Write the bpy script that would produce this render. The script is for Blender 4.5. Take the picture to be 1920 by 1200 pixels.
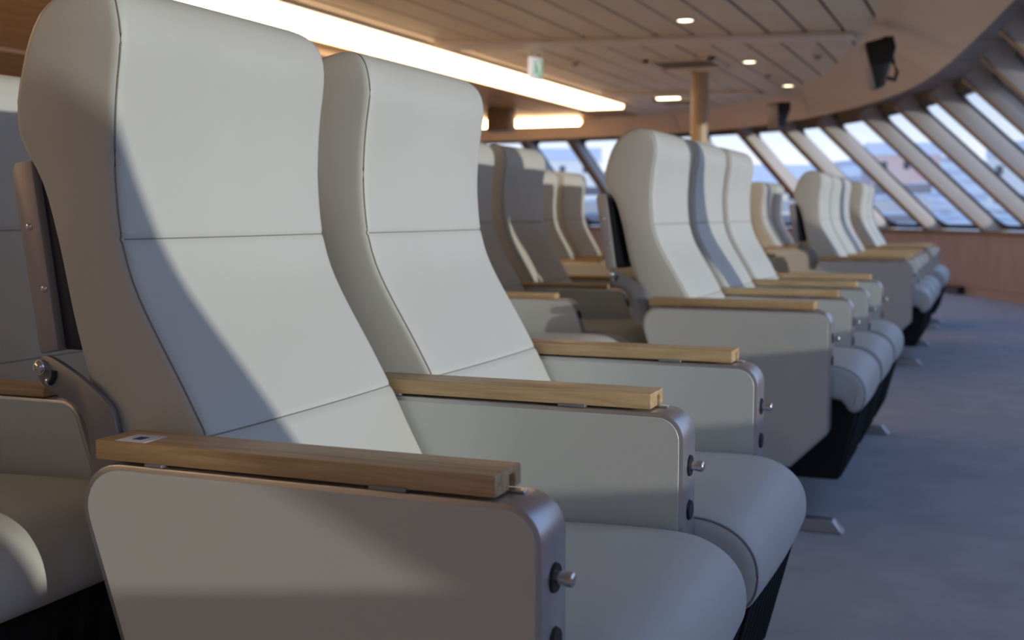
import bpy, bmesh, math, random
from mathutils import Vector, Matrix
random.seed(7)
C = bpy.context.scene.collection
for o in list(bpy.data.objects): bpy.data.objects.remove(o)
sc = bpy.context.scene

# ---------------------------------------------------------------- camera, sky, sun, exposure
EYE = 0.915
F_PX = 2200.0
PITCH = math.atan2(198, F_PX)
_v = Vector((900, -198, F_PX)).normalized()          # the row direction (+Y) seen in camera axes (x right, y down, z forward)
_u = Vector((0, -math.cos(PITCH), -math.sin(PITCH)))
_x = _v.cross(_u).normalized()
cd = bpy.data.cameras.new('camera'); cam = bpy.data.objects.new('camera', cd); C.objects.link(cam)
M3 = Matrix((( _x[0], -_x[1], -_x[2]), (_v[0], -_v[1], -_v[2]), (_u[0], -_u[1], -_u[2])))
cam.matrix_world = Matrix.Translation((0, 0, EYE)) @ M3.to_4x4()
cd.sensor_width = 36; cd.lens = F_PX/1920*36
cd.clip_start = .05; cd.clip_end = 2000
cd.dof.use_dof = True; cd.dof.focus_distance = 1.62; cd.dof.aperture_fstop = 5.2
sc.camera = cam

SUN_EL = math.radians(7.0); SUN_AZ = math.radians(14.0)   # azimuth from +X towards -Y
sun_dir = Vector((math.cos(SUN_AZ)*math.cos(SUN_EL), -math.sin(SUN_AZ)*math.cos(SUN_EL), math.sin(SUN_EL)))
w = bpy.data.worlds.new('sky'); sc.world = w; w.use_nodes = True
nt = w.node_tree; nt.nodes.clear()
out = nt.nodes.new('ShaderNodeOutputWorld'); bg = nt.nodes.new('ShaderNodeBackground')
tcw = nt.nodes.new('ShaderNodeTexCoord'); spx = nt.nodes.new('ShaderNodeSeparateXYZ'); rmp = nt.nodes.new('ShaderNodeValToRGB')
e = rmp.color_ramp.elements                          # hazy winter sky: pale at the horizon, blue overhead
e[0].position = 0.0; e[0].color = (1.1, 1.08, 1.06, 1); e[1].position = .75; e[1].color = (.21, .37, .76, 1)
q = e.new(.11); q.color = (.48, .62, .92, 1)
nt.links.new(tcw.outputs['Generated'], spx.inputs[0]); nt.links.new(spx.outputs[2], rmp.inputs[0]); nt.links.new(rmp.outputs[0], bg.inputs[0])
bg.inputs[1].default_value = 1.34
nt.links.new(bg.outputs[0], out.inputs[0])
sl = bpy.data.lights.new('sun', 'SUN'); sl.energy = 2.0; sl.color = (1, .92, .79); sl.angle = math.radians(.55)
so = bpy.data.objects.new('sun', sl); C.objects.link(so)
so.rotation_euler = (-sun_dir).to_track_quat('-Z', 'Y').to_euler(); so.location = sun_dir*30
sc.view_settings.view_transform = 'Standard'; sc.view_settings.look = 'None'
sc.view_settings.gamma = 1; sc.view_settings.use_curve_mapping = False
sc.view_settings.exposure = 0.0

FLOOR = -.07
CEIL = 2.2
# ---------------------------------------------------------------- materials
MATS = {}
def mat(name, col, rough=.5, metal=0, bump=None, var=None, emit=None, spec=.5, sheen=0, coat=0):
    if name in MATS: return MATS[name]
    m = bpy.data.materials.new(name); m.use_nodes = True; n = m.node_tree; b = n.nodes['Principled BSDF']
    b.inputs['Base Color'].default_value = (*col, 1); b.inputs['Roughness'].default_value = rough
    b.inputs['Metallic'].default_value = metal; b.inputs['Specular IOR Level'].default_value = spec
    if sheen: b.inputs['Sheen Weight'].default_value = sheen
    if coat: b.inputs['Coat Weight'].default_value = coat
    tc = n.nodes.new('ShaderNodeTexCoord')
    if var:
        sc_, amt = var
        t = n.nodes.new('ShaderNodeTexNoise'); t.inputs['Scale'].default_value = sc_; t.inputs['Detail'].default_value = 5
        n.links.new(tc.outputs['Object'], t.inputs['Vector'])
        r = n.nodes.new('ShaderNodeValToRGB')
        r.color_ramp.elements[0].position = .3; r.color_ramp.elements[1].position = .7
        r.color_ramp.elements[0].color = (*[c*(1-amt) for c in col], 1); r.color_ramp.elements[1].color = (*[min(1, c*(1+amt)) for c in col], 1)
        n.links.new(t.outputs['Fac'], r.inputs['Fac']); n.links.new(r.outputs['Color'], b.inputs['Base Color'])
    if bump:
        sc_, st = bump
        t = n.nodes.new('ShaderNodeTexNoise'); t.inputs['Scale'].default_value = sc_; t.inputs['Detail'].default_value = 3
        n.links.new(tc.outputs['Object'], t.inputs['Vector'])
        bp = n.nodes.new('ShaderNodeBump'); bp.inputs['Strength'].default_value = st; bp.inputs['Distance'].default_value = .002
        n.links.new(t.outputs['Fac'], bp.inputs['Height']); n.links.new(bp.outputs['Normal'], b.inputs['Normal'])
    if emit:
        b.inputs['Emission Color'].default_value = (*emit[0], 1); b.inputs['Emission Strength'].default_value = emit[1]
    MATS[name] = m; return m
def wood(name, dark, light, scale=(1, 14, 14), rough=.45, nscale=6.0):
    m = bpy.data.materials.new(name); m.use_nodes = True; n = m.node_tree; b = n.nodes['Principled BSDF']
    tc = n.nodes.new('ShaderNodeTexCoord'); mp = n.nodes.new('ShaderNodeMapping'); mp.inputs['Scale'].default_value = scale
    oi = n.nodes.new('ShaderNodeObjectInfo'); ad = n.nodes.new('ShaderNodeVectorMath'); ad.operation = 'ADD'
    ml = n.nodes.new('ShaderNodeVectorMath'); ml.operation = 'SCALE'; ml.inputs['Scale'].default_value = 7
    cb = n.nodes.new('ShaderNodeCombineXYZ')
    for k in range(3): n.links.new(oi.outputs['Random'], cb.inputs[k])
    n.links.new(cb.outputs[0], ml.inputs[0]); n.links.new(tc.outputs['Object'], ad.inputs[0]); n.links.new(ml.outputs[0], ad.inputs[1])
    n.links.new(ad.outputs[0], mp.inputs['Vector'])
    t = n.nodes.new('ShaderNodeTexNoise'); t.inputs['Scale'].default_value = nscale; t.inputs['Detail'].default_value = 8; t.inputs['Roughness'].default_value = .65; t.inputs['Distortion'].default_value = .5
    n.links.new(mp.outputs[0], t.inputs['Vector'])
    r = n.nodes.new('ShaderNodeValToRGB'); r.color_ramp.elements[0].position = .32; r.color_ramp.elements[1].position = .62
    r.color_ramp.elements[0].color = (*dark, 1); r.color_ramp.elements[1].color = (*light, 1)
    n.links.new(t.outputs['Fac'], r.inputs['Fac']); n.links.new(r.outputs['Color'], b.inputs['Base Color'])
    b.inputs['Roughness'].default_value = rough
    bp = n.nodes.new('ShaderNodeBump'); bp.inputs['Strength'].default_value = .15; bp.inputs['Distance'].default_value = .001
    n.links.new(t.outputs['Fac'], bp.inputs['Height']); n.links.new(bp.outputs['Normal'], b.inputs['Normal'])
    MATS[name] = m; return m
leather = mat('leather', (.60, .615, .58), .5, bump=(900, .12), var=(3, .03))
piping_m = mat('piping', (.26, .26, .25), .6)
laminate = mat('laminate', (.60, .63, .605), .38, bump=(500, .05), var=(2.5, .025))
alum = mat('brushed_aluminium', (.56, .56, .58), .36, .85, bump=(700, .06))
steel = mat('grey_steel', (.30, .31, .34), .42, .6)
traymetal = mat('tray_metal', (.42, .40, .42), .5, .35)
chrome = mat('chrome', (.75, .75, .76), .22, 1)
black = mat('black_plastic', (.012, .012, .014), .45)
blackfab = mat('black_fabric', (.008, .008, .010), .85, bump=(300, .3))
darkm = mat('dark_gap', (.03, .026, .024), .8)
oak = wood('oak', (.42, .27, .13), (.62, .45, .25))
paper = mat('white_label', (.75, .75, .78), .6)
ink = mat('blue_ink', (.03, .04, .16), .6)
carpet = mat('carpet', (.375, .385, .41), .95, bump=(260, .6), var=(5, .12), sheen=.25)
plankm = mat('ceiling_plank', (.78, .67, .52), .45, var=(1.2, .06))
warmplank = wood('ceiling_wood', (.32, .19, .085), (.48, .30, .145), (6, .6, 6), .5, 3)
bandm = mat('ceiling_band', (.80, .70, .62), .45)
soffitm = mat('soffit', (.86, .66, .47), .5, var=(1.5, .04))
greypanel = mat('grey_panel', (.33, .31, .32), .6)
lintelm = mat('lintel', (.36, .25, .15), .5)
mullm = mat('mullion_paint', (.62, .57, .52), .5, var=(2, .03))
flangem = mat('mullion_edge', (.42, .26, .13), .45)
gasketm = mat('gasket', (.05, .055, .06), .5)
wallm = wood('wall_veneer', (.64, .44, .33), (.72, .51, .39), (2, 2, .5), .4, 2.2)
poleM = mat('column_paint', (.50, .38, .25), .4)
offwhite = mat('offwhite', (.7, .68, .64), .5)
green = mat('exit_green', (.02, .28, .10), .5, emit=((.02, .4, .15), .6))
signw = mat('exit_white', (.8, .8, .8), .5, emit=((1, 1, 1), .5))
stripe = mat('strip_diffuser', (.9, .8, .7), .5, emit=((1, .65, .36), 7))
tube = mat('tube_diffuser', (.9, .8, .7), .5, emit=((1, .62, .32), 24))
lampm = mat('downlight_lens', (.9, .85, .7), .5, emit=((1, .86, .55), 7))
def glass_mat():
    m = bpy.data.materials.new('window_glass'); m.use_nodes = True; n = m.node_tree; n.nodes.clear()
    o = n.nodes.new('ShaderNodeOutputMaterial'); mx = n.nodes.new('ShaderNodeMixShader'); t = n.nodes.new('ShaderNodeBsdfTransparent'); g = n.nodes.new('ShaderNodeBsdfGlossy')
    lw = n.nodes.new('ShaderNodeLayerWeight'); lw.inputs[0].default_value = .5
    pw = n.nodes.new('ShaderNodeMath'); pw.operation = 'POWER'; pw.inputs[1].default_value = 5; n.links.new(lw.outputs['Facing'], pw.inputs[0])
    fr = n.nodes.new('ShaderNodeMath'); fr.operation = 'MULTIPLY_ADD'; fr.inputs[1].default_value = .5; fr.inputs[2].default_value = .03; n.links.new(pw.outputs[0], fr.inputs[0])
    t.inputs[0].default_value = (.93, .96, .97, 1); g.inputs['Roughness'].default_value = .02
    n.links.new(fr.outputs[0], mx.inputs[0]); n.links.new(t.outputs[0], mx.inputs[1]); n.links.new(g.outputs[0], mx.inputs[2]); n.links.new(mx.outputs[0], o.inputs[0]); return m
glass = glass_mat()

# ---------------------------------------------------------------- helpers
def mesh_of(name, verts, faces, m, smooth=True, bevel=0, seg=2, angle=40):
    bm = bmesh.new(); vs = [bm.verts.new(v) for v in verts]
    for f in faces:
        try: bm.faces.new([vs[i] for i in f])
        except ValueError: pass
    bmesh.ops.remove_doubles(bm, verts=bm.verts, dist=1e-6)
    bmesh.ops.recalc_face_normals(bm, faces=bm.faces)
    if bevel:
        es = [e for e in bm.edges if len(e.link_faces) == 2 and e.calc_face_angle(0) > math.radians(30)]
        bmesh.ops.bevel(bm, geom=es, offset=bevel, segments=seg, affect='EDGES', profile=.5, clamp_overlap=True)
    me = bpy.data.meshes.new(name); bm.to_mesh(me); bm.free()
    me.materials.append(m)
    if smooth:
        me.polygons.foreach_set('use_smooth', [True]*len(me.polygons))
        me.set_sharp_from_angle(angle=math.radians(angle))
    return me
class MB:
    def __init__(s): s.v = []; s.f = []
    def add(s, v, f):
        n = len(s.v); s.v += [tuple(x) for x in v]; s.f += [tuple(i+n for i in q) for q in f]; return s
    def box(s, a, b):
        (x0, y0, z0), (x1, y1, z1) = a, b
        return s.add([(x0,y0,z0),(x1,y0,z0),(x1,y1,z0),(x0,y1,z0),(x0,y0,z1),(x1,y0,z1),(x1,y1,z1),(x0,y1,z1)],
                     [(0,3,2,1),(4,5,6,7),(0,1,5,4),(1,2,6,5),(2,3,7,6),(3,0,4,7)])
    def hexa(s, p): return s.add(p, [(0,3,2,1),(4,5,6,7),(0,1,5,4),(1,2,6,5),(2,3,7,6),(3,0,4,7)])
    def prism(s, poly, a, b, fn):      # poly 2D, extruded from a to b, fn(u,v,t)->xyz
        n = len(poly)
        v = [fn(u, w_, a) for u, w_ in poly]+[fn(u, w_, b) for u, w_ in poly]
        f = [tuple(range(n))[::-1], tuple(range(n, 2*n))]+[(i, (i+1) % n, n+(i+1) % n, n+i) for i in range(n)]
        return s.add(v, f)
    def cyl(s, p, axis, r, L, n=20, r2=None, rx=1.0):
        p = Vector(p); ax = Vector(axis).normalized(); q = ax.to_track_quat('Z', 'Y')
        r2 = r if r2 is None else r2
        v = []
        for k, rr in ((0, r), (L, r2)):
            for i in range(n):
                a = 2*math.pi*i/n; v.append(p+q @ Vector((rr*math.cos(a)*rx, rr*math.sin(a), k)))
        f = [tuple(range(n))[::-1], tuple(range(n, 2*n))]+[(i, (i+1) % n, n+(i+1) % n, n+i) for i in range(n)]
        return s.add(v, f)
    def tube(s, pts, r, n=6, closed=False):
        pts = [Vector(p) for p in pts]; N = len(pts); v = []
        for i, p in enumerate(pts):
            if closed: t = pts[(i+1) % N]-pts[i-1]
            else: t = pts[min(i+1, N-1)]-pts[max(i-1, 0)]
            q = t.normalized().to_track_quat('Z', 'Y')
            for k in range(n):
                a = 2*math.pi*k/n; v.append(p+q @ Vector((r*math.cos(a), r*math.sin(a), 0)))
        f = []
        for i in range(N if closed else N-1):
            j = (i+1) % N
            for k in range(n): f.append((i*n+k, i*n+(k+1) % n, j*n+(k+1) % n, j*n+k))
        if not closed: f += [tuple(range(n))[::-1], tuple(range((N-1)*n, N*n))]
        return s.add(v, f)
    def dome(s, p, axis, r, n=10, m=4, flat=.7):
        p = Vector(p); q = Vector(axis).normalized().to_track_quat('Z', 'Y'); v = []; f = []
        for j in range(m+1):
            a = j/m*math.pi/2
            for i in range(n):
                b = 2*math.pi*i/n; v.append(p+q @ Vector((r*math.cos(a)*math.cos(b), r*math.cos(a)*math.sin(b), r*flat*math.sin(a))))
        for j in range(m):
            for i in range(n): f.append((j*n+i, j*n+(i+1) % n, (j+1)*n+(i+1) % n, (j+1)*n+i))
        return s.add(v, f)
    def mesh(s, name, m, **k): return mesh_of(name, s.v, s.f, m, **k)
def link(name, me, parent=None, loc=None):
    o = bpy.data.objects.new(name, me); C.objects.link(o)
    if parent: o.parent = parent
    if loc: o.location = loc
    return o
def tag(o, label, cat, group=None):
    o['label'] = label; o['category'] = cat
    if group: o['group'] = group
    return o
def empty(name, loc, label=None, cat=None, group=None):
    o = bpy.data.objects.new(name, None); C.objects.link(o); o.location = loc; o.empty_display_size = .1
    if label: tag(o, label, cat, group)
    return o
def structure(o): o['kind'] = 'structure'; return o
def round_poly(pts, rad, seg=6):
    out = []; n = len(pts)
    for i in range(n):
        p = Vector(pts[i]); a = Vector(pts[i-1]); b = Vector(pts[(i+1) % n]); r = rad[i]
        if r <= 0: out.append(tuple(p)); continue
        d1 = (a-p).normalized(); d2 = (b-p).normalized(); ang = d1.angle(d2)
        t = min(r/math.tan(ang/2), (a-p).length*.49, (b-p).length*.49); rr = t*math.tan(ang/2)
        c = p+(d1+d2).normalized()*(rr/math.sin(ang/2))
        s = p+d1*t-c; e = p+d2*t-c
        a0 = math.atan2(s.y, s.x); a1 = math.atan2(e.y, e.x); da = (a1-a0+math.pi) % (2*math.pi)-math.pi
        for k in range(seg+1):
            q = a0+da*k/seg; out.append((c.x+rr*math.cos(q), c.y+rr*math.sin(q)))
    return out
def inset(poly, d):
    n = len(poly); area = sum(poly[i][0]*poly[(i+1) % n][1]-poly[(i+1) % n][0]*poly[i][1] for i in range(n)); s = 1 if area > 0 else -1
    out = []
    for i in range(n):
        p = Vector(poly[i]); a = (p-Vector(poly[i-1])); b = Vector(poly[(i+1) % n])-p
        if a.length < 1e-7: a = b
        if b.length < 1e-7: b = a
        na = Vector((-a.y, a.x)).normalized()*s; nb = Vector((-b.y, b.x)).normalized()*s; m_ = (na+nb).normalized()
        out.append(tuple(p+m_*d/max(.5, m_.dot(na))))
    return out
def catmull(pts, per=12):
    pts = [Vector(p) for p in pts]; P = [2*pts[0]-pts[1]]+pts+[2*pts[-1]-pts[-2]]; out = []
    for i in range(1, len(P)-2):
        for k in range(per):
            t = k/per; a, b, c, d = P[i-1:i+3]
            out.append(.5*((2*b)+(c-a)*t+(2*a-5*b+4*c-d)*t*t+(3*b-a-3*c+d)*t**3))
    out.append(pts[-1]); return out
def interp(tab, z, k):
    if z <= tab[0][0]: return tab[0][k]
    for i in range(len(tab)-1):
        a, b = tab[i], tab[i+1]
        if z <= b[0]:
            t = (z-a[0])/(b[0]-a[0]); m0 = tab[max(i-1, 0)]; m3 = tab[min(i+2, len(tab)-1)]
            h = b[0]-a[0]; s1 = (b[k]-m0[k])/max(1e-6, b[0]-m0[0])*h; s2 = (m3[k]-a[k])/max(1e-6, m3[0]-a[0])*h
            return (2*t**3-3*t*t+1)*a[k]+(t**3-2*t*t+t)*s1+(-2*t**3+3*t*t)*b[k]+(t**3-t*t)*s2
    return tab[-1][k]

# ---------------------------------------------------------------- the room's curves
sill_ctl = [(2.15,-9),(2.1,-6),(2.0,-3),(1.9,.8),(1.85,4),(1.72,7.5),(1.42,10.9),(1.0,12.9),(.37,14.6),(-.6,16.5),(-2,17.9),(-4,18.8),(-7,19.3),(-11.5,19.5)]
SILL = [Vector((p.x, p.y)) for p in catmull([Vector((*p, 0)) for p in sill_ctl], 14)]
def arc(path):
    L = [0]
    for i in range(1, len(path)): L.append(L[-1]+(path[i]-path[i-1]).length)
    return L
SL = arc(SILL)
def at_s(s):
    for i in range(len(SL)-1):
        if SL[i+1] >= s:
            t = (s-SL[i])/(SL[i+1]-SL[i]); p = SILL[i].lerp(SILL[i+1], t); d = (SILL[i+1]-SILL[i]).normalized()
            return p, d, Vector((d.y, -d.x))        # point, tangent, outward normal
    d = (SILL[-1]-SILL[-2]).normalized(); return SILL[-1], d, Vector((d.y, -d.x))
def s_of_y(y):
    for i in range(len(SILL)-1):
        if SILL[i].y <= y <= SILL[i+1].y: return SL[i]+(SL[i+1]-SL[i])*(y-SILL[i].y)/(SILL[i+1].y-SILL[i].y)
ZS, ZH, RUN = .75, 2.13, 1.40
low_ctl = [(.8,-9),(.78,-4),(.72,0),(.48,3),(.08,6.4),(-.67,10.6),(-1.9,13.4),(-3.4,15.0),(-5.8,15.8),(-8.5,16.1),(-11.5,16.2)]
up_ctl = [(-.2,-9),(-.25,-4),(-.3,0),(-.42,3.6),(-.65,7.3),(-1.05,9.6),(-1.85,12.2),(-3.4,14.5),(-5.8,15.4),(-8.5,15.75),(-11.5,15.85)]
LOW = catmull([Vector((*p, 1.98)) for p in low_ctl], 10); UP = catmull([Vector((*p, CEIL-.002)) for p in up_ctl], 10)

# floor
xs, ys = (-11.5, 3.2), (-9, 20.5)
structure(link('floor', MB().box((xs[0], ys[0], FLOOR-.1), (xs[1], ys[1], FLOOR)).mesh('floor', carpet, smooth=False)))
# walls out of the frame that close the lounge
structure(link('wall_rear', MB().box((-11.6, -9, FLOOR), (-11.5, 20, 2.4)).mesh('wall_rear', wallm, smooth=False)))
structure(link('wall_left', MB().box((-11.5, -9.1, FLOOR), (2.6, -9, 2.4)).mesh('wall_left', offwhite, smooth=False)))
# mullion stations along the sill
ys_m = [.70+1.65*k for k in range(-5, 5)]
st = [s_of_y(y) for y in ys_m]
lean = [-.31]*len(st)
far = [17.65, 18.95, 20.0, 21.66, 23.05, 24.33, 25.87, 27.0, 28.12, 29.22, 30.4, 31.7, 32.6, 33.9, 35.2, 36.5]
st += [q for q in far if q < SL[-1]-.4]; lean += [-.15, 0]+[.37]*(len(far)-2)
lean = lean[:len(st)]
# low wall: a core and one veneer panel per bay, black baseboard
def sweep(pts_a, pts_b):          # strip between two polylines
    n = len(pts_a); return list(pts_a)+list(pts_b), [(i, i+1, n+i+1, n+i) for i in range(n-1)]
def offs(d, z, s0=0, s1=None, n=None):
    s1 = SL[-1] if s1 is None else s1; n = n or max(2, int((s1-s0)/.3)); r = []
    for i in range(n+1):
        p, t, nn = at_s(s0+(s1-s0)*i/n); q = p+nn*d; r.append((q.x, q.y, z))
    return r
def wallstrip(d0, d1, z0, z1, s0=0, s1=None, n=None):
    a, b, c, d = offs(d0, z0, s0, s1, n), offs(d0, z1, s0, s1, n), offs(d1, z1, s0, s1, n), offs(d1, z0, s0, s1, n)
    N = len(a); v = a+b+c+d; f = []
    for k in range(4):
        for i in range(N-1): f.append((k*N+i, k*N+i+1, ((k+1) % 4)*N+i+1, ((k+1) % 4)*N+i))
    f += [(0, N, 2*N, 3*N), (N-1, 2*N-1, 3*N-1, 4*N-1)]
    return v, f
wf = structure(link('wall_front', MB().add(*wallstrip(-.17, .16, FLOOR, ZS-.075)).mesh('wall_front', wallm)))
for i in range(len(st)-1):
    link('wall_panel', MB().add(*wallstrip(-.20, -.172, FLOOR+.10, ZS-.08, st[i]+.004, st[i+1]-.004, 3)).mesh('wall_panel', wallm), wf)
link('window_ledge', MB().add(*wallstrip(-.23, .2, ZS-.07, ZS-.037)).mesh('window_ledge', flangem), wf)
structure(link('baseboard_front', MB().add(*wallstrip(-.215, -.17, FLOOR, FLOOR+.095)).mesh('baseboard_front', wallm)))

# raked windows: mullion, brown flange on its room edge, gasket with rounded corners, pane
def frame_at(i):
    p, t, nn = at_s(st[i]); S = Vector((p.x, p.y, ZS)); H = Vector((p.x-nn.x*RUN+t.x*lean[i], p.y-nn.y*RUN+t.y*lean[i], ZH)); T = Vector((t.x, t.y, 0)); return S, H, T
for i in range(len(st)):
    S, H, T = frame_at(i); m_ = (H-S).normalized(); T = (T-m_*T.dot(m_)).normalized(); N = m_.cross(T)
    if N.z < 0: N = -N
    W, D = .05, (.23 if i < 9 else .19)
    A = S-m_*.03; B = H+m_*.16
    def pt(base, a, d):
        q = base+T*a-N*d
        if base is A: q = q+m_*((ZS-.035-q.z)/m_.z)        # foot cut level with the ledge
        return q
    mu = structure(link('window_%d' % (i+1), MB().hexa([pt(A,-W,0),pt(A,W,0),pt(A,W,D),pt(A,-W,D),pt(B,-W,0),pt(B,W,0),pt(B,W,D),pt(B,-W,D)]).mesh('mullion', mullm, bevel=.006)))
    W2 = .06
    link('flange', MB().hexa([pt(A,-W2,D),pt(A,W2,D),pt(A,W2,D+.014),pt(A,-W2,D+.014),pt(B,-W2,D),pt(B,W2,D),pt(B,W2,D+.014),pt(B,-W2,D+.014)]).mesh('flange', flangem, bevel=.003), mu)
    if i < len(st)-1:
        S2, H2, T2 = frame_at(i+1)
        wd = (S2-S).length; ht = (H-S).length; mg = .06; r = .16
        inner = round_poly([(mg, mg), (wd-mg, mg), (wd-mg, ht-mg), (mg, ht-mg)], [r]*4, 6)
        outer = [(0 if x < wd*.25 and (y < mg+r+1e-5 or y > ht-mg-r-1e-5 or True) and x < mg+r-1e-6 else (wd if x > wd-mg-r+1e-6 else x), 0 if y < mg+r-1e-6 else (ht if y > ht-mg-r+1e-6 else y)) for x, y in inner]
        def bl(x, y, d):
            a = x/wd; b = y/ht; q = S.lerp(S2, a).lerp(H.lerp(H2, a), b); return q-N*d
        n = len(inner); v = []; f = []
        for d in (.0, .03):
            v += [bl(x, y, d) for x, y in outer]+[bl(x, y, d) for x, y in inner]
        for k in range(n):
            j = (k+1) % n
            f += [(k, j, n+j, n+k), (2*n+k, 2*n+j, 3*n+j, 3*n+k), (n+k, n+j, 3*n+j, 3*n+k)]
        link('gasket', mesh_of('gasket', v, f, gasketm), mu)
        q = [bl(.02, .02, .012), bl(wd-.02, .02, .012), bl(wd-.02, ht-.02, .012), bl(.02, ht-.02, .012)]
        link('pane', mesh_of('pane', q, [(0, 1, 2, 3)], glass, smooth=False), mu)
# added unseen blocker over most of the bay beside the camera, stops sun
ip = 4
S, H, T = frame_at(ip); S2, H2, T2 = frame_at(ip+1); f1 = 1-.28/1.65
V = []
for q, d in ((S, 0), (S.lerp(S2, f1), 0), (S.lerp(S2, f1), -.06), (S, -.06)): V.append(q+Vector((d, 0, -.04)))
for q, d in ((H, 0), (H.lerp(H2, f1), 0), (H.lerp(H2, f1), -.06), (H, -.06)): V.append(q+Vector((d, 0, 0)))
structure(link('added_blocker_1', MB().hexa(V).mesh('sun_blocker', mullm, smooth=False)))
# added unseen box on that ledge, lifts the shadow edge on the armrest panel
q0 = S.lerp(S2, f1-.05); q1 = S2-T*.06
structure(link('added_blocker_2', MB().box((min(q0.x, q1.x)-.14, q0.y, ZS-.04), (max(q0.x, q1.x)+.02, q1.y, ZS+.058)).mesh('ledge_sun_blocker', flangem, bevel=.006)))
# lintel over the windows and its bays
heads = [frame_at(i)[1] for i in range(len(st))]
li = structure(link('trim_1', MB().add(*(lambda A, B, Cc, Dd: (A+B+Cc+Dd, [((k % 4)*len(A)+i, (k % 4)*len(A)+i+1, ((k+1) % 4)*len(A)+i+1, ((k+1) % 4)*len(A)+i) for k in range(4) for i in range(len(A)-1)]))(
    [(h.x, h.y, ZH-.02) for h in heads], [(h.x, h.y, 2.32) for h in heads], [(h.x+.16, h.y+.05, 2.32) for h in heads], [(h.x+.16, h.y+.05, ZH-.02) for h in heads])).mesh('lintel', lintelm)))
# upper ceiling slab
slab = [(-11.6, -9.1), (-11.6, heads[-1].y+.1)]+[(h.x+.15, h.y+.05) for h in reversed(heads)]+[(heads[0].x+.15, -9.1)]
ce = structure(link('ceiling', MB().prism(slab, 2.262, 2.36, lambda u, v, t: (u, v, t)).mesh('ceiling', darkm, smooth=False)))
# close gap past the first and last mullion
structure(link('wall_end', MB().box((-11.6, 19.5, FLOOR), (heads[-1].x, 19.65, 2.36)).mesh('wall_end', wallm, smooth=False)))
# dark panels over the window zone, one per bay
def low_at(h):
    return min(LOW, key=lambda q: (q.x-h.x)**2+(q.y-h.y)**2)
for i in range(len(heads)-1):
    a, b = heads[i], heads[i+1]; la, lb = low_at(a), low_at(b)
    if (la-lb).length < .05: continue
    def mv(p, q, t): return p+(q-p)*t
    pa0, pa1, pb0, pb1 = [Vector((p.x, p.y, 0)) for p in (la, a, lb, b)]
    qa0 = mv(pa0, pb0, .012); qb0 = mv(pb0, pa0, .012); qa1 = mv(pa1, pb1, .012); qb1 = mv(pb1, pa1, .012)
    V = [Vector((q.x, q.y, 2.235)) for q in (qa0, qb0, qb1, qa1)]+[Vector((q.x, q.y, 2.258)) for q in (qa0, qb0, qb1, qa1)]
    link('ceiling_panel', MB().hexa(V).mesh('ceiling_panel', greypanel, smooth=False), ce)
    link('joint_cover', MB().hexa([Vector((*(q.xy), zz)) for zz in (2.225, 2.24) for q in (pa0-Vector((.0,.02,0)), pa0+Vector((0,.02,0)), pa1+Vector((0,.02,0)), pa1-Vector((0,.02,0)))]).mesh('joint_cover', mullm, smooth=False), ce)
# curved soffit ring, in panels
sof = structure(link('trim_2', MB().add(*sweep([(p.x, p.y, 2.0) for p in LOW], [(p.x, p.y, 2.262) for p in LOW])).mesh('soffit_rim', soffitm)))
step = 12
for i in range(0, len(LOW)-1, step):
    j = min(i+step, len(LOW)-1); ks = list(range(i, j+1)); v = []; f = []
    for dz in (0, .03):
        for row in range(5):
            t = row/4
            for n_, k in enumerate(ks):
                a = LOW[k]; b = UP[k]
                if n_ == 0: a = a.lerp(LOW[k+1], .05); b = b.lerp(UP[k+1], .05)
                q = a.lerp(b, t); q = Vector((q.x, q.y, 1.98+(CEIL-1.98)*(1-(1-t)**1.6) + dz)); v.append(q)
    n = len(ks); o5 = 5*n
    for row in range(4):
        for k in range(n-1):
            q = (row*n+k, row*n+k+1, (row+1)*n+k+1, (row+1)*n+k); f += [q, tuple(x+o5 for x in q)]
    for row in range(4):
        for k in (0, n-1): f.append((row*n+k, (row+1)*n+k, o5+(row+1)*n+k, o5+row*n+k))
    for row in (0, 4):
        for k in range(n-1): f.append((row*n+k, row*n+k+1, o5+row*n+k+1, o5+row*n+k))
    link('soffit_panel', mesh_of('soffit_panel', v, f, soffitm), sof)

# ceiling planks (along Y), cut at the cross bands and the soffit
def up_y(x):            # where the soffit's upper edge reaches this x
    for a, b in zip(UP, UP[1:]):
        if a.x >= x >= b.x: return a.y+(b.y-a.y)*(a.x-x)/max(1e-6, a.x-b.x)
    return 15.8
band = lambda x, y0: y0+.222*(x+.86)
cuts = [-9, 1.5, 5.2, None, None, 16]
x = .0; pw = .255
while x > -11.3:
    x0 = x-pw+.018; xm = x-pw/2
    if True:
        instrip = -4.62 < xm < -3.98
        ymax = min(up_y(x0)+.10, 16)
        c = [-9, .9, 4.6, band(xm, 8.85), band(xm, 12.9), 17]
        for a, b in zip(c, c[1:]):
            a2, b2 = a+.012, min(b-.012, ymax)
            if instrip: a2 = max(a2, 13.33)
            if b2-a2 < .1: continue
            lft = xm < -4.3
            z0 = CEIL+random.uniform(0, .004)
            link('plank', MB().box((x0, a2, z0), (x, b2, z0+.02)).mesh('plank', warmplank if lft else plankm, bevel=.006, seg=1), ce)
    x -= pw
def crossband(y0, xa, xb, wd):
    v = [Vector((xa, band(xa, y0)-wd/2, CEIL-.03)), Vector((xb, band(xb, y0)-wd/2, CEIL-.03)), Vector((xb, band(xb, y0)+wd/2, CEIL-.03)), Vector((xa, band(xa, y0)+wd/2, CEIL-.03))]
    link('cross_band', MB().hexa(v+[q+Vector((0, 0, .03)) for q in v]).mesh('cross_band', bandm, smooth=False), ce)
crossband(8.85, -3.9, -.95, .30); crossband(12.9, -3.9, -2.3, .25)
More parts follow.
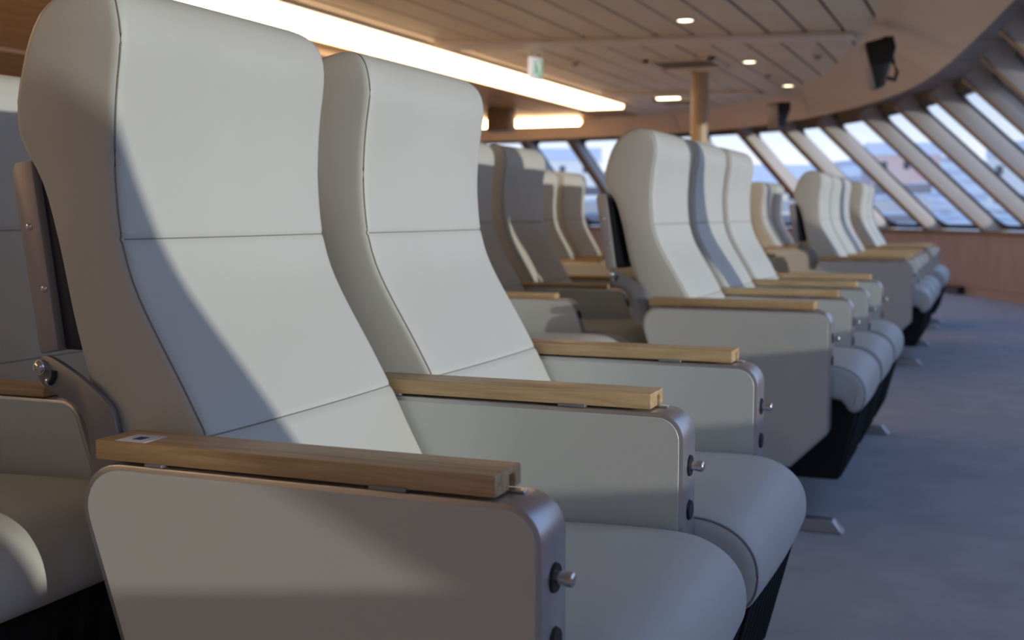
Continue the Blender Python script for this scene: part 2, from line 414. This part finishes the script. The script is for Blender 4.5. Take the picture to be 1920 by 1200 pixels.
link('lit_line_strip', MB().box((-7.2, -4, CEIL-.012), (-7.14, 14.5, CEIL)).mesh('lit_line_strip', bandm, smooth=False), ce)  # pale strip stands in for a lit line between the planks

# ceiling lights
t = empty('strip_light', (-4.3, 5, CEIL), 'long glowing warm strip light recessed along the wooden ceiling', 'light')
link('housing', MB().box((-.33, -10, -.02), (.33, 8.3, 0)).mesh('housing', offwhite, smooth=False), t)
link('diffuser', MB().prism(round_poly([(-.17, -.004), (-.17, -.065), (.30, -.065), (.30, -.004)], [0, .02, .02, 0], 4), -9.95, 8.25, lambda u, v, q: (u, q, v)).mesh('diffuser', stripe), t)
t = empty('tube_light', (-5.2, 7, CEIL), 'narrow warm tube light on the ceiling seen between the two nearest seats', 'light')
link('housing', MB().box((-.07, .6, -.02), (.07, 2.2, 0)).mesh('housing', offwhite, smooth=False), t)
link('diffuser', MB().cyl((0, .62, -.03), (0, 1, 0), .04, 1.5, 12).mesh('diffuser', tube), t)
t = empty('tube_light', (-5.9, 14.95, 2.145), 'warm tube light lying across the far soffit above the windows', 'light')
link('housing', MB().box((-.95, .045, -.03), (.8, .10, .04)).mesh('housing', offwhite, smooth=False), t)
link('diffuser', MB().cyl((-.93, 0, 0), (1, 0, 0), .052, 1.7, 14).mesh('diffuser', tube), t)
t = empty('ceiling_box', (-5.57, 13.37, 1.93), 'brown square box hanging from the ceiling before the far tube light', 'box')
link('body', MB().box((-.16, -.13, 0), (.12, .13, .27)).mesh('body', mat('box_brown', (.22, .14, .09), .5), bevel=.008), t)
link('base_plate', MB().box((-.15, -.12, -.012), (.11, .12, 0)).mesh('base_plate', greypanel, smooth=False), t)
names = ['round recessed downlight nearest the camera, above the soffit side', 'middle of the three round downlights, left of the large speaker', 'farthest round downlight, above the small speaker']
for k, (lx, ly) in enumerate([(-1.926, 7.77), (-1.938, 10.06), (-1.93, 12.05)]):
    t = empty('downlight', (lx, ly, CEIL), names[k], 'light', 'recessed ceiling downlights')
    ring = []
    mb = MB(); n = 24
    v = []; f = []
    for r_, z_ in ((.075, .004), (.075, -.006), (.052, -.008), (.05, .004)):
        v += [(r_*math.cos(2*math.pi*i/n), r_*math.sin(2*math.pi*i/n), z_) for i in range(n)]
    for q in range(3):
        for i in range(n): f.append((q*n+i, q*n+(i+1) % n, (q+1)*n+(i+1) % n, (q+1)*n+i))
    link('trim_ring', mesh_of('trim_ring', v, f, offwhite), t)
    link('lens', MB().cyl((0, 0, -.004), (0, 0, 1), .051, .006, 24).mesh('lens', lampm), t)
t = empty('ceiling_lamp', (-3.34, 12.75, CEIL), 'small rectangular ceiling lamp left of the column head', 'light')
link('housing', MB().box((-.14, -.07, -.01), (.14, .07, .005)).mesh('housing', offwhite, smooth=False), t)
link('diffuser', MB().box((-.12, -.05, -.022), (.12, .05, -.01)).mesh('diffuser', lampm, smooth=False), t)
for k, (vx, vy, w_, lab) in enumerate([(-2.45, 9.95, .30, 'square slatted air vent in the ceiling in front of the column'), (-3.3, 13.3, .28, 'far air vent in the ceiling behind the rectangular lamp')]):
    t = empty('ceiling_vent', (vx, vy, CEIL), lab, 'vent')
    mb = MB(); mb.box((-w_, -w_, -.02), (w_, -w_+.05, .002)).box((-w_, w_-.05, -.02), (w_, w_, .002)).box((-w_, -w_, -.02), (-w_+.05, w_, .002)).box((w_-.05, -w_, -.02), (w_, w_, .002))
    link('frame', mb.mesh('frame', bandm, smooth=False), t)
    link('backing', MB().box((-w_+.05, -w_+.05, -.004), (w_-.05, w_-.05, .0)).mesh('backing', greypanel, smooth=False), t)
    for q in range(6):
        yy = -w_+.085+q*(2*w_-.17)/5
        link('slat', MB().hexa([Vector(p) for p in [(-w_+.05, yy-.03, -.016), (w_-.05, yy-.03, -.016), (w_-.05, yy-.026, -.018), (-w_+.05, yy-.026, -.018), (-w_+.05, yy+.012, -.004), (w_-.05, yy+.012, -.004), (w_-.05, yy+.016, -.006), (-w_+.05, yy+.016, -.006)]]).mesh('slat', bandm, smooth=False), t)
for k, (sx, sy, lab) in enumerate([(-3.3, 9.5, 'small smoke detector in the ceiling right of the exit sign'), (-1.35, 9.85, 'small smoke detector in the ceiling beside the large speaker'), (-1.95, 11.0, 'small smoke detector between the two far downlights')]):
    t = empty('smoke_detector', (sx, sy, CEIL), lab, 'detector', 'ceiling smoke detectors')
    link('base', MB().cyl((0, 0, -.012), (0, 0, 1), .05, .014, 18).mesh('base', bandm), t)
    link('sensor', MB().cyl((0, 0, -.04), (0, 0, 1), .022, .028, 14, .034).mesh('sensor', greypanel), t)
# exit sign
t = empty('exit_sign', (-3.39, 8.81, 2.065), 'green and white exit sign hanging from the wooden ceiling', 'sign')
t.rotation_euler = (0, 0, math.radians(80))
link('board', MB().box((-.09, -.012, -.085), (.09, .012, .085)).mesh('board', signw, smooth=False), t)
fig = MB()                                       # running man and doorway
for s_, y0, y1 in ((1, -.016, -.012),):
    fig.box((.02, y0, -.07), (.075, y1, -.055)).box((.06, y0, -.07), (.075, y1, .07)).box((.02, y0, .058), (.075, y1, .07))
    fig.cyl((-.02, -.012, .05), (0, -1, 0), .013, .004, 12)
    fig.prism([(-.035, .03), (-.005, .035), (.012, -.0), (-.015, -.015)], y0, y1, lambda u, v, q: (u, q, v))
    fig.prism([(-.015, -.015), (.012, 0), (.03, -.03), (.02, -.06), (.008, -.06), (.014, -.032)], y0, y1, lambda u, v, q: (u, q, v))
    fig.prism([(-.015, -.012), (-.0, -.01), (-.03, -.045), (-.06, -.045), (-.06, -.034), (-.035, -.034)], y0, y1, lambda u, v, q: (u, q, v))
link('pictogram', fig.mesh('pictogram', green, smooth=False), t)
for hx in (-.05, .05): link('hanger', MB().cyl((hx, 0, .085), (0, 0, 1), .004, .05, 8).mesh('hanger', steel), t)
# column
t = empty('column', (-2.52, 10.75, FLOOR), 'round wood-toned column standing behind the middle group of seats', 'column')
link('shaft', MB().cyl((0, 0, 0), (0, 0, 1), .078, CEIL-FLOOR, 32).mesh('shaft', poleM), t)
link('base_ring', MB().cyl((0, 0, 0), (0, 0, 1), .11, .03, 32, .1).mesh('base_ring', steel), t)
# speakers hung on the soffit
def speaker(loc, rz, tilt, sx, lab, brk=.17):
    t = empty('speaker', loc, lab, 'speaker', 'speakers on the curved soffit'); t.rotation_euler = (0, tilt, rz)
    prof = [(-.10, -.17), (-.035, -.17), (.10, .08), (.10, .17), (-.10, .17)]
    link('cabinet', MB().prism([(a*sx, b*sx) for a, b in prof], -.10*sx, .10*sx, lambda u, v, q: (u, q, v)).mesh('cabinet', black, bevel=.008), t)
    link('grille', MB().box((-.114*sx, -.094*sx, -.162*sx), (-.100*sx, .094*sx, .162*sx)).mesh('grille', mat('speaker_grille', (.24, .23, .25), .45, .4), bevel=.006), t)
    br = MB().tube([(.01*sx, 0, -.11*sx), (.06*sx, 0, -.14*sx), (.09*sx, 0, -.09*sx), (.075*sx, 0, 0), (.06*sx, 0, brk)], .016, 8)
    link('bracket', br.mesh('bracket', black), t)
speaker((-.72, 8.39, 1.93), math.radians(15), math.radians(-14), .92, 'black wedge speaker hanging from the soffit near the top right corner')
speaker((-2.12, 12.72, 1.95), math.radians(52), math.radians(-4), .85, 'small grey-fronted speaker hanging at the far bend of the soffit', .14)
# black box at the foot of the wall
pb, tb, nb = at_s(25.17); pb = pb-nb*.32
t = empty('floor_vent', (pb.x, pb.y, FLOOR), 'long black vent box on the floor along the veneered wall', 'vent'); t.rotation_euler = (0, 0, math.atan2(tb.y, tb.x))
link('casing', MB().box((-.3, -.08, 0), (.3, 0, .095)).mesh('casing', black, bevel=.006), t)
for q in range(3): link('slat', MB().box((-.28, 0, .02+q*.025), (.28, .008, .032+q*.025)).mesh('slat', greypanel, smooth=False), t)

# ---------------------------------------------------------------- the seats
BY0, BY1 = .097, .592
SEAMZ = (.883, .637)
prof_f = [(.40,-.335),(.45,-.362),(.52,-.40),(.58,-.432),(.62,-.452),(.70,-.497),(.78,-.545),(.83,-.57),(.883,-.585),(.95,-.592),(1.0,-.592),(1.06,-.587),(1.12,-.578),(1.15,-.580),(1.172,-.588),(1.188,-.603),(1.197,-.622),(1.2,-.640)]
prof_b = [(.40,-.48),(.45,-.52),(.52,-.575),(.58,-.61),(.62,-.632),(.70,-.657),(.78,-.679),(.83,-.690),(.883,-.702),(.95,-.722),(.985,-.742),(1.005,-.758),(1.03,-.764),(1.06,-.762),(1.12,-.744),(1.15,-.728),(1.172,-.712),(1.188,-.694),(1.197,-.672),(1.2,-.648)]
def back_meshes(dx, dz=0):
    zs = sorted(set([.40+i*.0205 for i in range(36)]+[1.13, 1.145, 1.16, 1.172, 1.18, 1.188, 1.193, 1.197, 1.1995]+[s+d for s in SEAMZ for d in (-.012, -.005, -.002, 0, .002, .005, .012)]))
    zs = [z for z in zs if z < 1.2]
    V = []; F = []; edges = {}; seampts = {}
    def sect(z):
        xf, xb = interp(prof_f, z, 1), interp(prof_b, z, 1)
        g = min(abs(z-s) for s in SEAMZ); xf -= .0028*math.exp(-(g/.0035)**2)
        ins = 0 if z < 1.15 else .045*(1-math.sqrt(max(0, 1-((z-1.15)/.051)**2)))
        y0, y1 = BY0+ins, BY1-ins; th = xf-xb
        rf = min(.017, th*.45); rb = min(.022, th*.45)
        pts = []
        def corner(cx, cy, r, a0, n=6):
            for k in range(n+1):
                a = a0+math.pi/2*k/n; pts.append((cx+r*math.cos(a), cy+r*math.sin(a), z))
        # start at near front corner, go round
        corner(xf-rf, y0+rf, rf, -math.pi/2)               # near front
        nfront = 10
        for k in range(1, nfront):
            q = k/nfront; pts.append((xf+.006*math.sin(math.pi*q)**.7*(1 if z < 1.16 else .3), y0+rf+(y1-y0-2*rf)*q, z))
        corner(xf-rf, y1-rf, rf, 0)
        ms = (xf+xb)/2
        pts.append((ms, y1+.004*(1 if th > .06 else 0), z))
        corner(xb+rb, y1-rb, rb, math.pi/2)
        for k in range(1, 5):
            pts.append((xb, y1-rb+(y0-y1+2*rb)*k/5, z))
        corner(xb+rb, y0+rb, rb, math.pi)
        pts.append((ms, y0-.004*(1 if th > .06 else 0), z))
        return pts
    rows = [sect(z) for z in zs]; n = len(rows[0])
    if dz:
        rows = [[(p[0], p[1], p[2]+dz*min(1, max(0, (p[2]-.95)/.2))) for p in r] for r in rows]
    for r in rows: V += [(p[0]+dx, p[1], p[2]) for p in r]
    for i in range(len(rows)-1):
        for k in range(n): F.append((i*n+k, i*n+(k+1) % n, (i+1)*n+(k+1) % n, (i+1)*n+k))
    F.append(tuple(range(n))[::-1]); F.append(tuple((len(rows)-1)*n+k for k in range(n)))
    bk = mesh_of('backrest', V, F, leather, angle=60)
    extra = []; R = .0012
    fn_i, fp_i = 3, 3+6+1+9+3-0            # index of the near / far front-corner mid points
    far_i = 7+9+3; bfar = 7+9+7+1+5; bnear = 7+9+7+1+7+4+2
    for fi, bi in ((fn_i, bnear), (far_i, bfar)):
        up = [(r[fi][0]+dx, r[fi][1], r[fi][2]) for r in rows if r[fi][2] > .5]
        dn = [(r[bi][0]+dx, r[bi][1], r[bi][2]) for r in reversed(rows) if r[bi][2] > 1.0]
        extra.append(('piping', MB().tube(up+dn, R, 6).mesh('piping', piping_m)))
    for s in SEAMZ:
        r = sect(s); extra.append(('seam', MB().tube([(p[0]+dx+.0002, p[1], p[2]) for p in r[4:4+16]], .0012, 5).mesh('seam', piping_m)))
    return bk, extra
def cushion_meshes():
    prof = [(-.47,.40),(-.36,.425),(-.22,.437),(-.08,.443),(.0,.442),(.04,.434),(.073,.415),(.094,.388),(.101,.356),(.097,.325),(.083,.303),(.063,.294),(.046,.303),(.032,.322),(.01,.333),(-.08,.337),(-.3,.333),(-.47,.33)]
    P = [(p.x, p.y) for p in catmull([Vector((*p, 0)) for p in prof], 4)]
    n = len(P); c = Vector((-.15, .385)); V = []; F = []; y0, y1 = .081, .594
    ys_ = [(0, .022), (.002, .012), (.007, .004), (.016, 0)]
    st_ = [(y0+a, b) for a, b in ys_]+[(y0+(y1-y0)*q, 0) for q in (.12, .22, .35, .5, .65, .78, .88)]+[(y1-a, b) for a, b in reversed(ys_)]
    rows = []
    for y, ins in st_:
        q = (y-y0)/(y1-y0); crown = .017*math.sin(math.pi*q)**.8
        pin = inset(P, ins) if ins else P
        r = [(x+(.006*math.sin(math.pi*q) if x > .02 else 0), y, z+(crown*min(1, max(0, (z-.36)/.06)))) for x, z in pin]
        rows.append(r); V += r
    for i in range(len(rows)-1):
        for k in range(n): F.append((i*n+k, i*n+(k+1) % n, (i+1)*n+(k+1) % n, (i+1)*n+k))
    F.append(tuple(range(n))[::-1]); F.append(tuple((len(rows)-1)*n+k for k in range(n)))
    me = mesh_of('seat_cushion', V, F, leather, angle=70)
    return me, [('piping', MB().tube([p for p in rows[i]][8:52], .0019, 6).mesh('piping', piping_m)) for i in (2, len(rows)-3)]
arm_out = round_poly([(-.617,.618),(0,.618),(0,.24),(-.115,.125),(-.455,.125)], [.055,.042,.03,.02,.03], 7)
arm_slim = round_poly([(-.55,.625),(-.065,.625),(.03,.33),(-.03,.25),(-.42,.25)], [.04,.04,.03,.02,.03], 6)
def arm_meshes(outline, y1, ins=.0075):
    fr = MB().prism(outline, 0, y1, lambda u, v, q: (u, q, v)).mesh('arm_frame', alum, bevel=.0028, seg=2, angle=35)
    inn = inset(outline, ins)
    pn = MB().prism(inn, -.0012, .004, lambda u, v, q: (u, q, v)).mesh('side_panel', laminate, bevel=.0008, seg=1, angle=30)
    pf = MB().prism(inn, y1-.004, y1+.0012, lambda u, v, q: (u, q, v)).mesh('side_panel', laminate, bevel=.0008, seg=1, angle=30)
    return fr, pn, pf
AW = .075
def build_meshes():
    D = {}
    D['back'] = back_meshes(0); D['back_set'] = back_meshes(-.022, .013)
    D['cush'] = cushion_meshes()
    D['arm'] = arm_meshes(arm_out, AW); D['slim'] = arm_meshes(arm_slim, .05, .005)
    # wooden table lid with a slot in its end
    sec = [(0,.6215),(.040,.6215),(.040,.6375),(.0565,.6375),(.0565,.6215),(.0735,.6215),(.0735,.6455),(0,.6455)]
    D['lid'] = MB().prism(sec, -.575, -.052, lambda u, v, q: (q, u, v)).mesh('armrest', oak, bevel=.0022, seg=2)
    D['lid_slim'] = MB().prism(round_poly([(.002,.626),(.048,.626),(.048,.645),(.002,.645)], [.003,.003,.008,.008], 3), -.53, -.13, lambda u, v, q: (q, u, v)).mesh('armrest', oak, bevel=.002, seg=1)
    D['hinge'] = MB().box((-.20, -.0035, .6185), (-.155, .01, .6235)).mesh('hinge', steel, bevel=.0008, seg=1)
    D['hinge2'] = MB().box((-.50, -.0035, .6185), (-.475, .01, .6225)).mesh('hinge', steel, bevel=.0008, seg=1)
    D['catch'] = MB().box((-.06, .042, .6185), (-.036, .055, .6215)).mesh('catch', chrome, bevel=.0008, seg=1)
    D['plate'] = MB().cyl((-.001, AW/2, .533), (1, 0, 0), .017, .004, 24, .0155, 1.0).mesh('button_plate', black)
    D['button'] = MB().cyl((.002, AW/2, .533), (1, 0, 0), .0075, .018, 18).dome((.02, AW/2, .533), (1, 0, 0), .0085, 16, 4, .45).cyl((.014, AW/2, .533), (1, 0, 0), .0085, .006, 18).mesh('recline_button', chrome)
    D['plug'] = MB().cyl((-.001, AW/2, .464), (1, 0, 0), .0165, .005, 24, .014).mesh('plug', black)
    slp = math.atan2(.095, .295)
    D['plug_slim'] = MB().cyl((-.052, .025, .572), (1, 0, .3), .019, .006, 20, .016).mesh('plug', black)
    # under-seat box with pleats
    pl = []; mb = MB(); sec = [(.085,.335),(.022,.075),(-.40,.075),(-.45,.34)]
    mb.prism(sec, .10, .575, lambda u, v, q: (u, q, v))
    for k in range(9):
        yy = .12+k*.054; pl.append(MB().prism([(.092,.33),(.030,.085),(.02,.08),(.082,.335)], yy, yy+.016, lambda u, v, q: (u, q, v)).mesh('pleat', blackfab, bevel=.003, seg=1))
    D['under'] = mb.mesh('under_seat_box', blackfab, bevel=.006, seg=1); D['pleats'] = pl
    # folded tray table with backing, brackets
    sec = [(-.792,.968),(-.786,.983),(-.757,.986),(-.722,.735),(-.754,.729)]
    D['tray'] = MB().prism(sec, .105, .585, lambda u, v, q: (u, q, v)).mesh('tray_table', traymetal, bevel=.003)
    D['trayback'] = MB().prism([(-.757,.975),(-.742,.96),(-.694,.735),(-.722,.735)], .118, .572, lambda u, v, q: (u, q, v)).mesh('tray_backing', mat('tray_dark', (.06, .065, .085), .4, .5), bevel=.003)
    D['traybolt'] = [MB().dome(q, (0, -1, 0), .0055).mesh('bolt', chrome) for q in ((-.764, .105, .899), (-.742, .105, .817))]
    bk = [(-.738,.722),(-.727,.730),(-.712,.728),(-.682,.714),(-.652,.696),(-.628,.678),(-.614,.660),(-.606,.615),(-.604,.56),(-.65,.56),(-.655,.615),(-.661,.645),(-.676,.667),(-.698,.676),(-.730,.692),(-.737,.707)]
    P = [(p.x, p.y) for p in catmull([Vector((*p, 0)) for p in bk+[bk[0]]], 3)[:-1]]
    for nm, a, b in (('brk_n', .083, .092), ('brk_f', .597, .606)):
        D[nm] = MB().prism(P, a, b, lambda u, v, q: (u, q, v)).mesh('tray_bracket', steel, bevel=.0018, seg=2)
    D['brkbolt'] = MB().cyl((-.729, .077, .716), (0, 1, 0), .010, .008, 16).dome((-.729, .077, .716), (0, -1, 0), .009, 12, 4, .6).mesh('bolt', chrome)
    D['brkbolt2'] = MB().dome((-.720, .083, .697), (0, -1, 0), .005).mesh('bolt', chrome)
    D['slot'] = MB().tube([(-.708, .0828, .712), (-.709, .0828, .704), (-.713, .0828, .698), (-.717, .0828, .695)], .0042, 8).mesh('slot', black)
    # leg with floor foot
    D['leg'] = MB().box((-.27, .30, FLOOR+.035), (-.21, .37, .09)).mesh('leg', black, bevel=.004, seg=1)
    D['foot'] = MB().hexa([Vector(p) for p in [(-.5,.305,FLOOR),(.055,.305,FLOOR),(.055,.365,FLOOR),(-.5,.365,FLOOR),(-.5,.310,FLOOR+.045),(.02,.310,FLOOR+.040),(.02,.360,FLOOR+.040),(-.5,.360,FLOOR+.045)]]).mesh('foot', alum, bevel=.003, seg=1)
    D['label'] = MB().box((-.548, .004, .6454), (-.505, .046, .6459)).mesh('sticker', paper, smooth=False)
    D['label2'] = MB().box((-.533, .017, .6458), (-.520, .033, .6462)).mesh('print', ink, smooth=False)
    return D
D = build_meshes()
def add_arm(root, dy, slim, last=False):
    if slim:
        fr = link('arm_frame', D['slim'][0], root, (0, dy, 0))
        for k in (1, 2): link('side_panel', D['slim'][k], fr)
        link('plug', D['plug_slim'], fr)
        return link('armrest', D['lid_slim'], root, (0, dy, 0))
    fr = link('arm_frame', D['arm'][0], root, (0, dy, 0))
    for k in (1, 2): link('side_panel', D['arm'][k], fr)
    link('button_plate', D['plate'], fr); link('recline_button', D['button'], fr); link('plug', D['plug'], fr)
    ar = link('armrest', D['lid'], root, (0, dy, 0))
    link('hinge', D['hinge'], ar); link('hinge', D['hinge2'], ar); link('catch', D['catch'], ar)
    return ar
def seat(X0, Y0, label, group, slim=False, last=False, setback=False, leg=True, pitch=.6):
    r = empty('lounge_seat', (X0, Y0, 0), label, 'seat', group)
    b = link('backrest', D['back_set' if setback else 'back'][0], r); [link(n_, m_, b) for n_, m_ in D['back_set' if setback else 'back'][1]]
    c = link('seat_cushion', D['cush'][0], r); [link(n_, m_, c) for n_, m_ in D['cush'][1]]
    if slim:
        b.scale = (1, .93, 1); b.location = (0, -.012, 0); c.scale = (1, .93, .74); c.location = (.04, -.012, .186)
    a = add_arm(r, 0, slim)
    if last: add_arm(r, pitch, slim)
    u = link('under_seat_box', D['under'], r); [link('pleat', q, u) for q in D['pleats']]
    if slim: u.scale = (1, .93, 1.18)
    tr = link('tray_table', D['tray'], r); link('tray_backing', D['trayback'], tr); [link('bolt', q, tr) for q in D['traybolt']]
    if slim: tr.scale = (1, .93, 1); tr.location = (0, -.012, 0)
    bn = link('tray_bracket', D['brk_n'], r); link('bolt', D['brkbolt'], bn); link('bolt', D['brkbolt2'], bn); link('slot', D['slot'], bn)
    bf = link('tray_bracket', D['brk_f'], r)
    if slim:
        bn.location = (0, -.018, 0); bf.location = (0, -.053, 0)
    if setback:
        for o in (tr, bn, bf): o.location = (o.location.x-.004, o.location.y, 0)
    if leg:
        l = link('leg', D['leg'], r); link('foot', D['foot'], l)
    return r, a
G = 'front row seats'
X1 = -.415
s, a = seat(X1, 1.10, 'pale grey leather seat nearest the camera, sticker on its oak armrest', 'nearest pair of seats', setback=True)
stk = link('sticker', D['label'], a); 
link('sticker_print', D['label2'], a)
seat(X1, 1.70, 'pale grey leather seat second from the camera, fully sunlit back', 'nearest pair of seats', last=True)
for k, lab in enumerate(['pale seat at the near end of the middle front group, long side panel showing', 'pale seat in the centre of the middle front group, shaded left edge', 'pale seat at the far end of the middle front group']):
    r, _ = seat(-.445, 3.68+.6*k, lab, 'middle group of front row seats', last=(k == 2), leg=(k != 1))
    for ch in r.children:
        if ch.name.startswith('leg'): ch.location = (0, -.32 if k == 0 else .25, 0)
for k, lab in enumerate(['pale seat at the near end of the third front group, its side in shade', 'pale seat in the centre of the third front group', 'pale seat at the far end of the third front group']):
    r, _ = seat(-.445, 7.75+.6*k, lab, 'third group of front row seats', last=(k == 2), leg=(k != 1))
for k, lab in enumerate(['near seat of the farthest front pair, close to the veneered wall', 'last seat of the farthest front pair, mostly hidden']):
    seat(-.445, 10.4+.6*k, lab, 'farthest pair of front row seats', last=(k == 1))
PB = .575
for k, lab in enumerate(['second row seat cut off at the left edge, only its brown-shaded cushion showing', 'second row seat behind the nearest one, sunlit upper left', 'second row seat hidden behind the nearest pair']):
    seat(-1.25, .845+PB*k, lab, 'second row seats behind the nearest pair', slim=True, last=(k == 2), pitch=PB)
for k, lab in enumerate(['second row seat mostly hidden behind the sunlit second seat', 'second row seat just right of the second seat, a sliver showing', 'shaded second row seat with a bright band of sun across its headrest']):
    seat(-1.25, 3.2+PB*k, lab, 'second row seats behind the middle group', slim=True, last=(k == 2), pitch=PB)
for k, lab in enumerate(['second row seat behind the middle group end, hidden by its sunlit backs', 'second row seat beyond the middle group, hidden behind its far seats', 'second row seat shading the cream-lit third row headrest']):
    seat(-1.25, 6.45+PB*k, lab, 'second row seats past the middle group', slim=True, last=(k == 2), pitch=PB)
for k, lab in enumerate(['second row seat seen small between the middle and third front groups', 'second row seat beyond it, a strip of sunlit back showing']):
    seat(-1.25, 10.2+PB*k, lab, 'second row seats behind the third group', slim=True, last=(k == 1), pitch=PB)
for k, lab in enumerate(['third row seat hidden left of the cream-lit one', 'third row seat in brown shade with a cream-lit headrest']):
    seat(-2.05, 6.72+PB*k, lab, 'third row seats', slim=True, last=(k == 1), pitch=PB)

# ---------------------------------------------------------------- outside: deck, bulwark, snowy shore and town
snow = mat('snow', (.80, .82, .86), .7)
def hill_mat():
    m = bpy.data.materials.new('snowy_hillside'); m.use_nodes = True; n = m.node_tree; b = n.nodes['Principled BSDF']
    tc = n.nodes.new('ShaderNodeTexCoord'); t = n.nodes.new('ShaderNodeTexNoise'); t.inputs['Scale'].default_value = .07; t.inputs['Detail'].default_value = 4; t.inputs['Roughness'].default_value = .7
    n.links.new(tc.outputs['Object'], t.inputs['Vector']); r = n.nodes.new('ShaderNodeValToRGB')
    e = r.color_ramp.elements; e[0].position = .38; e[0].color = (.30, .26, .32, 1); e[1].position = .50; e[1].color = (.96, .94, .89, 1)
    q = e.new(.43); q.color = (.66, .60, .62, 1)
    n.links.new(t.outputs['Fac'], r.inputs['Fac']); n.links.new(r.outputs['Color'], b.inputs['Base Color']); b.inputs['Roughness'].default_value = .8; return m
hm = hill_mat()
V = []; F = []; nr, na = 14, 90
rnd = random.Random(3); ph = [rnd.uniform(0, 6.28) for _ in range(8)]
for i in range(nr):
    r = 90+i*22
    for j in range(na):
        a = -1.2+j/(na-1)*3.9
        amp = 6*math.sin(a*3+ph[0])+4*math.sin(a*7+ph[1])+2.5*math.sin(a*15+ph[2])+2*math.sin(a*29+i+ph[3])
        h = -9+i*1.75+(i/nr)*amp*.7
        V.append((r*math.cos(a), r*math.sin(a), h if i else -14))
for i in range(nr-1):
    for j in range(na-1): F.append((i*na+j, i*na+j+1, (i+1)*na+j+1, (i+1)*na+j))
structure(link('terrain', mesh_of('hillside', V, F, hm, angle=180)))
structure(link('ground', MB().box((-300, -300, -14.5), (420, 420, -14)).mesh('harbour_ice', mat('harbour_ice', (.80, .82, .86), .6, var=(.05, .1)), smooth=False)))
cols = [((.85, .84, .80), 'white'), ((.62, .48, .46), 'dusky pink'), ((.78, .72, .58), 'cream'), ((.58, .58, .68), 'lilac-grey')]
nth = ['rightmost', 'second from the right', 'third from the right', 'fourth from the right', 'middle', 'fourth from the left', 'third from the left', 'second from the left', 'leftmost']
for k in range(9):
    a = math.radians(68+k*5.2); R_ = 190+(k % 3)*40; col, cn = cols[k % 4]
    wd, dp, ht = rnd.uniform(9, 16), rnd.uniform(8, 11), rnd.uniform(6, 11); z0 = -9+(R_-90)/22*1.75-1.5
    t = empty('town_house', (R_*math.cos(a), R_*math.sin(a), z0), '%s snow-roofed house on the shore outside, %s in the row' % (cn, nth[k]), 'house', 'houses on the snowy shore')
    t.rotation_euler = (0, 0, a-math.pi/2+rnd.uniform(-.3, .3))
    cm = mat('house_'+cn.replace(' ', '_'), col, .8)
    link('wall', MB().box((-wd/2, -dp/2, 0), (wd/2, dp/2, ht)).mesh('wall', cm, smooth=False), t)
    link('roof', MB().prism([(-dp/2-.5, ht), (dp/2+.5, ht), (0, ht+3)], -wd/2-.5, wd/2+.5, lambda u, v, q: (q, u, v)).mesh('roof', snow, smooth=False), t)
    me = MB().box((-.6, -.08, -.8), (.6, .08, .8)).mesh('window', mat('house_glass', (.06, .07, .10), .2), smooth=False)
    for fx in range(3):
        for fz in range(2):
            link('window', me, t, (-wd/2+wd*(fx+.5)/3, -dp/2-.02, ht*(fz*2+1)/4+.3))
# white bulwark and grey rail on the deck outside the far windows
t = empty('deck_rail', (-6, 22.0, FLOOR), 'white ship bulwark with grey rails outside the far windows', 'railing')
link('bulwark', MB().box((-7, 0, 1.02), (5, .08, 1.24)).mesh('bulwark', mat('ship_white', (.82, .82, .82), .5), smooth=False), t)
link('top_rail', MB().box((-7, -.04, 1.36), (5, .10, 1.52)).mesh('top_rail', mat('ship_grey', (.30, .31, .36), .5), bevel=.02), t)
link('lower_rail', MB().box((-7, -.04, .84), (5, .10, .98)).mesh('lower_rail', mat('ship_grey', (.3, .3, .3)), bevel=.02), t)
for k in range(9):
    link('post', MB().box((-6.9+k*1.46, -.02, 0), (-6.82+k*1.46, .06, 1.4)).mesh('post', MATS['ship_white'], smooth=False), t)
structure(link('outer_deck', MB().box((-11.6, 19.66, FLOOR-.12), (3.2, 23, FLOOR)).mesh('outer_deck', mat('ship_deck', (.5, .5, .5), .7), smooth=False)))
bpy.context.view_layer.update()
